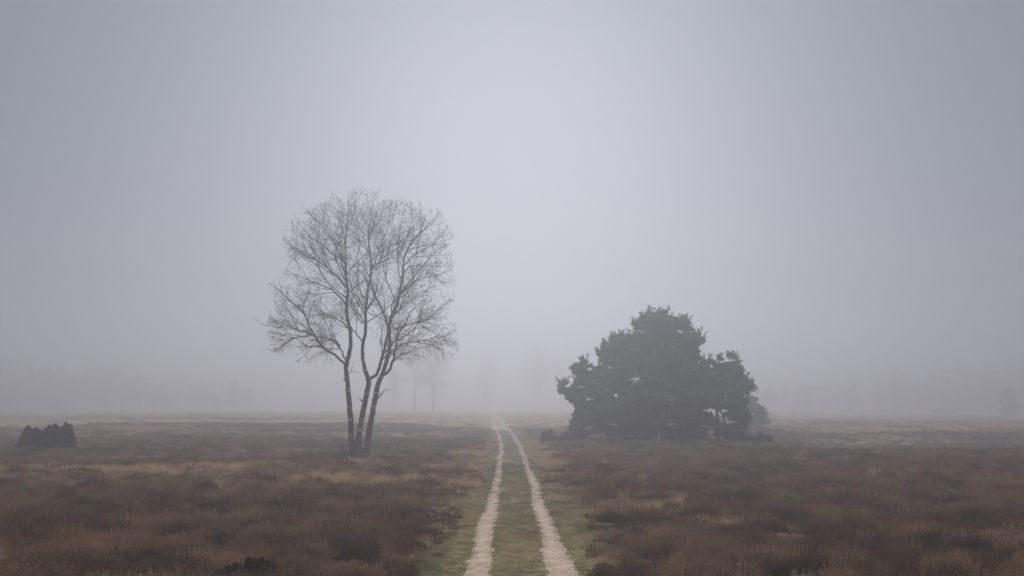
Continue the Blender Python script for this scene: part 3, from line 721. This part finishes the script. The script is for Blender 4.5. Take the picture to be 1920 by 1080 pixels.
def bushy(name, px, py, w_px, h_px, label, cat, mat, Yd=None, seed=1, lobes=6, size=.09, up=1.4, dens=2600, tops=None, group=None, stem_mat=None, jit=.84):
    """dense shrub: upright sprays of needles from a cluster of stems"""
    r = np.random.default_rng(seed)
    g = ground_at(px, py) if Yd is None else at(px, py, Yd)
    Yd = g[1]; mpp = Yd/F; w = w_px*mpp/2; h = h_px*mpp; z0 = float(H(g[0], g[1]))
    h = max(h, .2) + max(0, g[2]-z0)
    root = empty(name, (g[0], g[1], z0))
    lx = np.linspace(-1, 1, lobes)*w*.68+r.normal(0, w*.06, lobes); ly = r.normal(0, w*.35, lobes)
    tp = np.ones(lobes) if tops is None else np.interp(np.linspace(0, 1, lobes), np.linspace(0, 1, len(tops)), tops)
    lh = h*tp*r.uniform(.93, 1.03, lobes)*(1-.10*(np.abs(lx)/w)**2); lr = np.full(lobes, w*.95/lobes*2.0)
    lr = np.minimum(np.maximum(lr, w*.30), np.maximum(w-np.abs(lx), w*.28))
    ns = lobes*9; li = r.integers(0, lobes, ns); sa = r.random(ns)*6.283; sq = np.sqrt(r.random(ns))
    sxp = lx[li]+lr[li]*sq*np.cos(sa)*.95; syp = ly[li]+lr[li]*sq*np.sin(sa)*.95
    shh = lh[li]*(1-.30*sq**2.5)*r.uniform(jit, 1.05, ns); srr = np.maximum(.22*h, .45*lr[li])*r.uniform(.6, 1.2, ns)
    n = dens*lobes; i = r.integers(0, ns, n); t = r.random(n)**.75; a = r.random(n)*6.283
    rad = srr[i]*(1-t**3.2)*(r.random(n)**.4)*(1+.2*np.sin(a*3+i))
    Cn = np.stack([sxp[i]*(1+.12*t)+rad*np.cos(a), syp[i]+rad*np.sin(a), t*shh[i]], -1)+[g[0], g[1], z0]
    out = np.stack([np.cos(a)*.5, np.sin(a)*.5, np.full(n, up)], -1)
    V, Fq = tufts(Cn, out, 3, r, size, .6)
    mesh_np('foliage', V, [Fq], mat, root, smooth=False)
    S = np.stack([lx*.4, ly*.4, np.full(lobes, -.15)], -1)+[g[0], g[1], z0]
    Dn = np.stack([lx*.6, ly*.6, lh*.9], -1); Ln = np.linalg.norm(Dn, axis=1); Dn /= Ln[:, None]
    Ps = paths(S, Dn, Ln*.9, 6, r, .04, 0); Rs = np.full((lobes, 1), max(.012, h*.018))*np.linspace(1, .3, 6)
    v, f = tubes(Ps, Rs, 5); mesh_np('stem', v, [f], stem_mat or M_pinebark, root)
    tag(root, label, cat, group)
    return root
bushy('juniper_bush', 108, 845, 50, 50, 'taller right half of the dark juniper pair on the left moor', 'shrub', M_juniper, seed=3, lobes=6, size=.13, dens=4200, tops=[.86, .95, .98, 1.0, 1.0, .7], group='pair of junipers on the left moor')
bushy('juniper_bush', 60, 843, 46, 42, 'lower left half of the dark juniper pair on the left moor', 'shrub', M_juniper, Yd=None, seed=4, lobes=6, size=.13, dens=4200, tops=[.35, .85, 1.0, .98, .9, .8], group='pair of junipers on the left moor')
bushy('low_shrub', 1046, 830, 58, 26, 'low ragged dark shrub between the path and the big pine', 'shrub', M_juniper, Yd=93, seed=5, lobes=7, size=.16, dens=1100, jit=.45, tops=[.9, .6, 1, .5, .9, .8, .7])
bushy('low_shrub', 1405, 830, 78, 26, 'low dark shrub spreading from the right foot of the big pine', 'shrub', M_juniper, Yd=94, seed=6, lobes=7, size=.16, dens=1100, jit=.45, tops=[1, .8, .7, .75, .8, .9, .8])
bushy('green_seedling', 1488, 952, 28, 24, 'small bright green seedling among the heather on the right', 'shrub', M_seed, seed=8, lobes=3, size=.09, dens=500, up=.6)
bushy('low_shrub', 1772, 784, 38, 12, 'faint flat bush on the far right of the moor in the fog', 'shrub', M_juniper, Yd=420, seed=9, lobes=7, size=.6, dens=500, jit=.3)
bushy('heather_bush', 470, 1084, 110, 36, 'dark blackish bush at the bottom edge of the photo left of centre', 'shrub', M_darkheath, seed=12, lobes=6, size=.05, dens=3000, tops=[.5, .8, 1, .9, .8, .4], up=.5)
bushy('heather_bush', 1512, 948, 38, 20, 'dark bush directly behind the bright green seedling', 'shrub', M_juniper, seed=13, lobes=4, size=.06, dens=900, up=.7, jit=.5)

# pale stake in front of the big pine
def stake():
    g = at(1235, 836, 91.0); z0 = float(H(g[0], g[1])); root = empty('wooden_stake', (g[0], g[1], z0))
    P = np.array([[[g[0], g[1], z0-.2], [g[0]+.02, g[1], z0+.25], [g[0]+.03, g[1], z0+.5], [g[0]+.05, g[1], z0+.78], [g[0]+.05, g[1], z0+.80]]]); R = np.array([[.075, .07, .065, .06, .01]])
    v, f = tubes(P, R, 7); o = mesh_np('post', v, [f], M_dead, root)
    tag(root, 'short pale wooden stake in front of the big pine', 'post')
stake()

# ------------------------------------------------------------------ trees fading in the fog
def thin_tree(px, top, bot, w_px, Yd, label, seed, trunks, leaves=None, crown0=.3, dens=1.0, rad0=.16, mat=None, cat='tree', group='faint trees in the fog beyond the birch', name='birch_tree'):
    r = np.random.default_rng(seed); mpp = Yd/F
    b = at(px, bot, Yd); T = at(px, top, Yd); z0 = float(H(b[0], b[1])); h = T[2]-z0; w = w_px*mpp/2
    root = empty(name, (b[0], Yd, z0))
    tp, trad = [], []
    for dx0, dx1 in trunks:
        pts = [[b[0]+(dx0+(dx1-dx0)*t)*mpp+r.normal(0, .06), Yd+r.normal(0, .15)*t, z0-.2+(h*.93+.2)*t, rad0*(1-.85*t)+.012] for t in np.linspace(0, 1, 7)]
        rs = resample(pts, 24); tp.append(rs[:, :3]); trad.append(rs[:, 3])
    tp = np.array(tp); trad = np.array(trad)
    v, f = tubes(tp, trad, 7); mesh_np('trunk', v, [f], M_birch, root)
    cc = np.array([b[0]+r.normal(0, w*.12), Yd, z0+h*(crown0+(1-crown0)*.5)]); ext = np.array([w, w*.85, h*(1-crown0)*.52])
    def lv(P, R, sp, ang, L0, L1, k, f0, rf, rmax):
        S, D, rr, rem, LL, t = spawn(P, R, sp*h/12, r, ang, f0, None, 0, .5)
        L = r.uniform(L0, L1, len(S)); Q = paths(S, D, L, k, r, .1, .05)
        for _ in range(5):
            bad = (((Q[:, -1]-cc)/ext)**2).sum(1) > .35+1.3*fbm(Q[:, -1, 0]/(w*.35)+seed, Q[:, -1, 2]/(w*.35), 2); L[bad] *= .75; Q[bad] = S[bad, None]+(Q[bad]-S[bad, None])*.75
        ok = (L > L0*.3); return Q[ok], (np.minimum(rr*rf, rmax)[:, None]*np.linspace(1, .25, k))[ok]
    A1, B1 = lv(tp, trad, .35/dens, (30, 60), w*.5, w*1.1, 9, crown0*.8, .5, .06)
    A2, B2 = lv(A1, B1, .40/dens, (30, 60), w*.2, w*.45, 6, .2, .6, .03)
    A3, B3 = lv(A2, B2, .30/dens, (30, 70), w*.08, w*.25, 4, .1, .7, .016)
    v, f = merge([tubes(A1, B1, 4), tubes(A2, B2, 3), tubes(A3, np.maximum(B3, .02), 3)])
    mesh_np('crown', v, f, M_twig, root)
    if leaves:
        Cn = A3[:, -1]; Cn = Cn[r.random(len(Cn)) < leaves]
        Cn = np.repeat(Cn, 8, 0)+r.normal(0, .6, (len(Cn)*8, 3))
        V, Fq = tufts(Cn, np.tile([0, 0, -.3], (len(Cn), 1)), 3, r, .5, 1, 2)
        V = V
        mesh_np('leaves', V, [Fq], mat or M_autumn, root, smooth=False)
    tag(root, label, cat, group)
    return root
thin_tree(738, 690, 776, 50, 430, 'faintest slim tree in the fog just right of the birch stems', 31, [(0, 2)], 0.6, .35)
thin_tree(777, 655, 776, 84, 415, 'faint single trunked tree in the fog, left of the forked one', 32, [(0, 1)], 0.9, .38, rad0=.48)
thin_tree(812, 655, 778, 80, 410, 'faint fork stemmed tree in the fog below the tip of the lowest right birch branch', 33, [(-1, -3), (0, 8)], 0.9, .32, rad0=.32)
thin_tree(908, 672, 770, 70, 590, 'ghostly tree in the fog directly left of the vanishing path', 34, [(0, 1), (6, 10)], 0.3, .15, rad0=.35, dens=1.2)
thin_tree(1003, 655, 772, 104, 540, 'faint broad tree in the fog between the path and the big pine', 35, [(0, -2), (3, 12)], 0.4, .28, rad0=.35)
thin_tree(1052, 662, 776, 60, 500, 'faint narrow tree half hidden behind the left boughs of the big pine', 36, [(0, 2)], .8, .3, rad0=.35)

def far_pine(px, top, bot, Yd, shapes, label, seed, trunk_px=0, group=None, size=.3):
    """pine behind the big one or far in the fog: pads given as (px,py,rx_px)"""
    r = np.random.default_rng(seed); mpp = Yd/F; b = at(px, bot, Yd); z0 = float(H(b[0], b[1])); T = at(px+trunk_px, top, Yd)
    root = empty('pine_tree', (b[0], Yd, z0))
    Pc, Rd = [], []
    for x_, y_, rx in shapes:
        n = max(3, int((rx*mpp)**2*3.2))
        for _ in range(n):
            a = r.random()*6.28; q = math.sqrt(r.random())*rx*.75
            Pc.append(at(x_+q*math.cos(a), y_+q*math.sin(a)*.45, Yd+r.normal(0, 1)*rx*mpp*.4)); Rd.append(r.uniform(.5, .9)*min(1.3, rx*mpp*.6))
    V, Fq = pads(np.array(Pc), np.array(Rd), .6, 140, r, size)
    mesh_np('crown', V, [Fq], M_needle, root, smooth=False)
    pts = [[b[0], Yd, z0-.2, .25], [b[0]+.2, Yd, (z0+T[2])/2, .17], [T[0], Yd, T[2]-1.0, .05]]
    rs = resample(pts, 14)[None]; v, f = tubes(rs[:, :, :3], rs[:, :, 3], 7); mesh_np('trunk', v, [f], M_pinebark, root)
    S = np.repeat(rs[0, 5:13, :3], 5, 0); tgt = np.array(Pc)[r.integers(0, len(Pc), len(S))]; Dn = tgt-S; Ln = np.linalg.norm(Dn, axis=1)
    Q = paths(S, Dn/Ln[:, None], Ln, 6, r, .05, 0); v, f = tubes(Q, np.linspace(.06, .015, 6)[None]*np.ones((len(S), 1)), 4)
    mesh_np('branches', v, [f], M_pinebark, root)
    tag(root, label, 'tree', group)
far_pine(1402, 716, 818, 150, [(1398, 728, 20), (1416, 732, 14), (1404, 750, 18), (1412, 768, 22), (1428, 774, 13), (1420, 790, 26), (1400, 800, 24)], 'paler pine showing behind the right edge of the big pine', 51, 0)
far_pine(1893, 722, 784, 370, [(1893, 738, 20), (1888, 752, 24), (1900, 762, 24), (1890, 771, 18)], 'faint rounded tree at the right edge of the photo in the fog', 52)

# ------------------------------------------------------------------ far wood, hardly more than a darker bank in the fog
def wood():
    r = np.random.default_rng(77); Pc, Rd, TP, TR = [], [], [], []
    for side in (-1, 1):
        for _ in range(1000):
            y = r.uniform(520, 700); u = side*r.uniform(.24, .80)
            edge_ = min(1, (abs(u)-.24)/.24)
            if r.random() > .15+.85*edge_: continue
            x = u*y; z0 = float(H(x, y)); h = r.uniform(9, 28)*(.45+.55*edge_)
            for k in range(7):
                t = r.random()**.8; q = (1-t*.75)*h*.17
                Pc.append([x+r.normal(0, q), y+r.normal(0, q), z0+h*(.28+.72*t)]); Rd.append(r.uniform(1.0, 2.2)*(1.15-.6*t))
            TP.append([[x, y, z0-.3], [x, y, z0+h*.45], [x+r.normal(0, .4), y, z0+h*.9]]); TR.append([.25, .18, .05])
    V1, F1 = pads(np.array(Pc), np.array(Rd), .8, 45, r, 1.1)
    V2, F2 = tubes(np.array(TP), np.array(TR), 4); F2 = np.concatenate([F2[:, [0, 1, 2]], F2[:, [0, 2, 3]]])
    V, Fq = merge([(V1, F1), (V2, F2)])
    o = mesh_np('distant_wood', V, Fq, M_needle_far, None, smooth=False)
    tag(o, 'dim bank of distant woodland swallowed by the fog at both sides', kind='stuff')
wood()

# ------------------------------------------------------------------ haze
def haze():
    x0, x1, y0, y1, z0, z1 = -960, 960, -210, 1060, -3.2, 34.0
    V = np.array([(x, y, z) for z in (z0, z1) for y in (y0, y1) for x in (x0, x1)], float)
    Fq = np.array([(0, 2, 3, 1), (4, 5, 7, 6), (0, 1, 5, 4), (2, 6, 7, 3), (0, 4, 6, 2), (1, 3, 7, 5)])
    m = bpy.data.materials.new('fog_air'); m.use_nodes = True; n = m.node_tree; n.nodes.clear()
    o_ = n.nodes.new('ShaderNodeOutputMaterial'); v = n.nodes.new('ShaderNodeVolumePrincipled')
    v.inputs['Color'].default_value = (.70, .72, .785, 1); v.inputs['Density'].default_value = HAZE_DENSITY; v.inputs['Anisotropy'].default_value = HAZE_G
    n.links.new(v.outputs[0], o_.inputs['Volume'])
    o = mesh_np('haze', V, [Fq], m, smooth=False)
    tag(o, 'pale grey fog filling the air over the moor', kind='stuff')
haze()
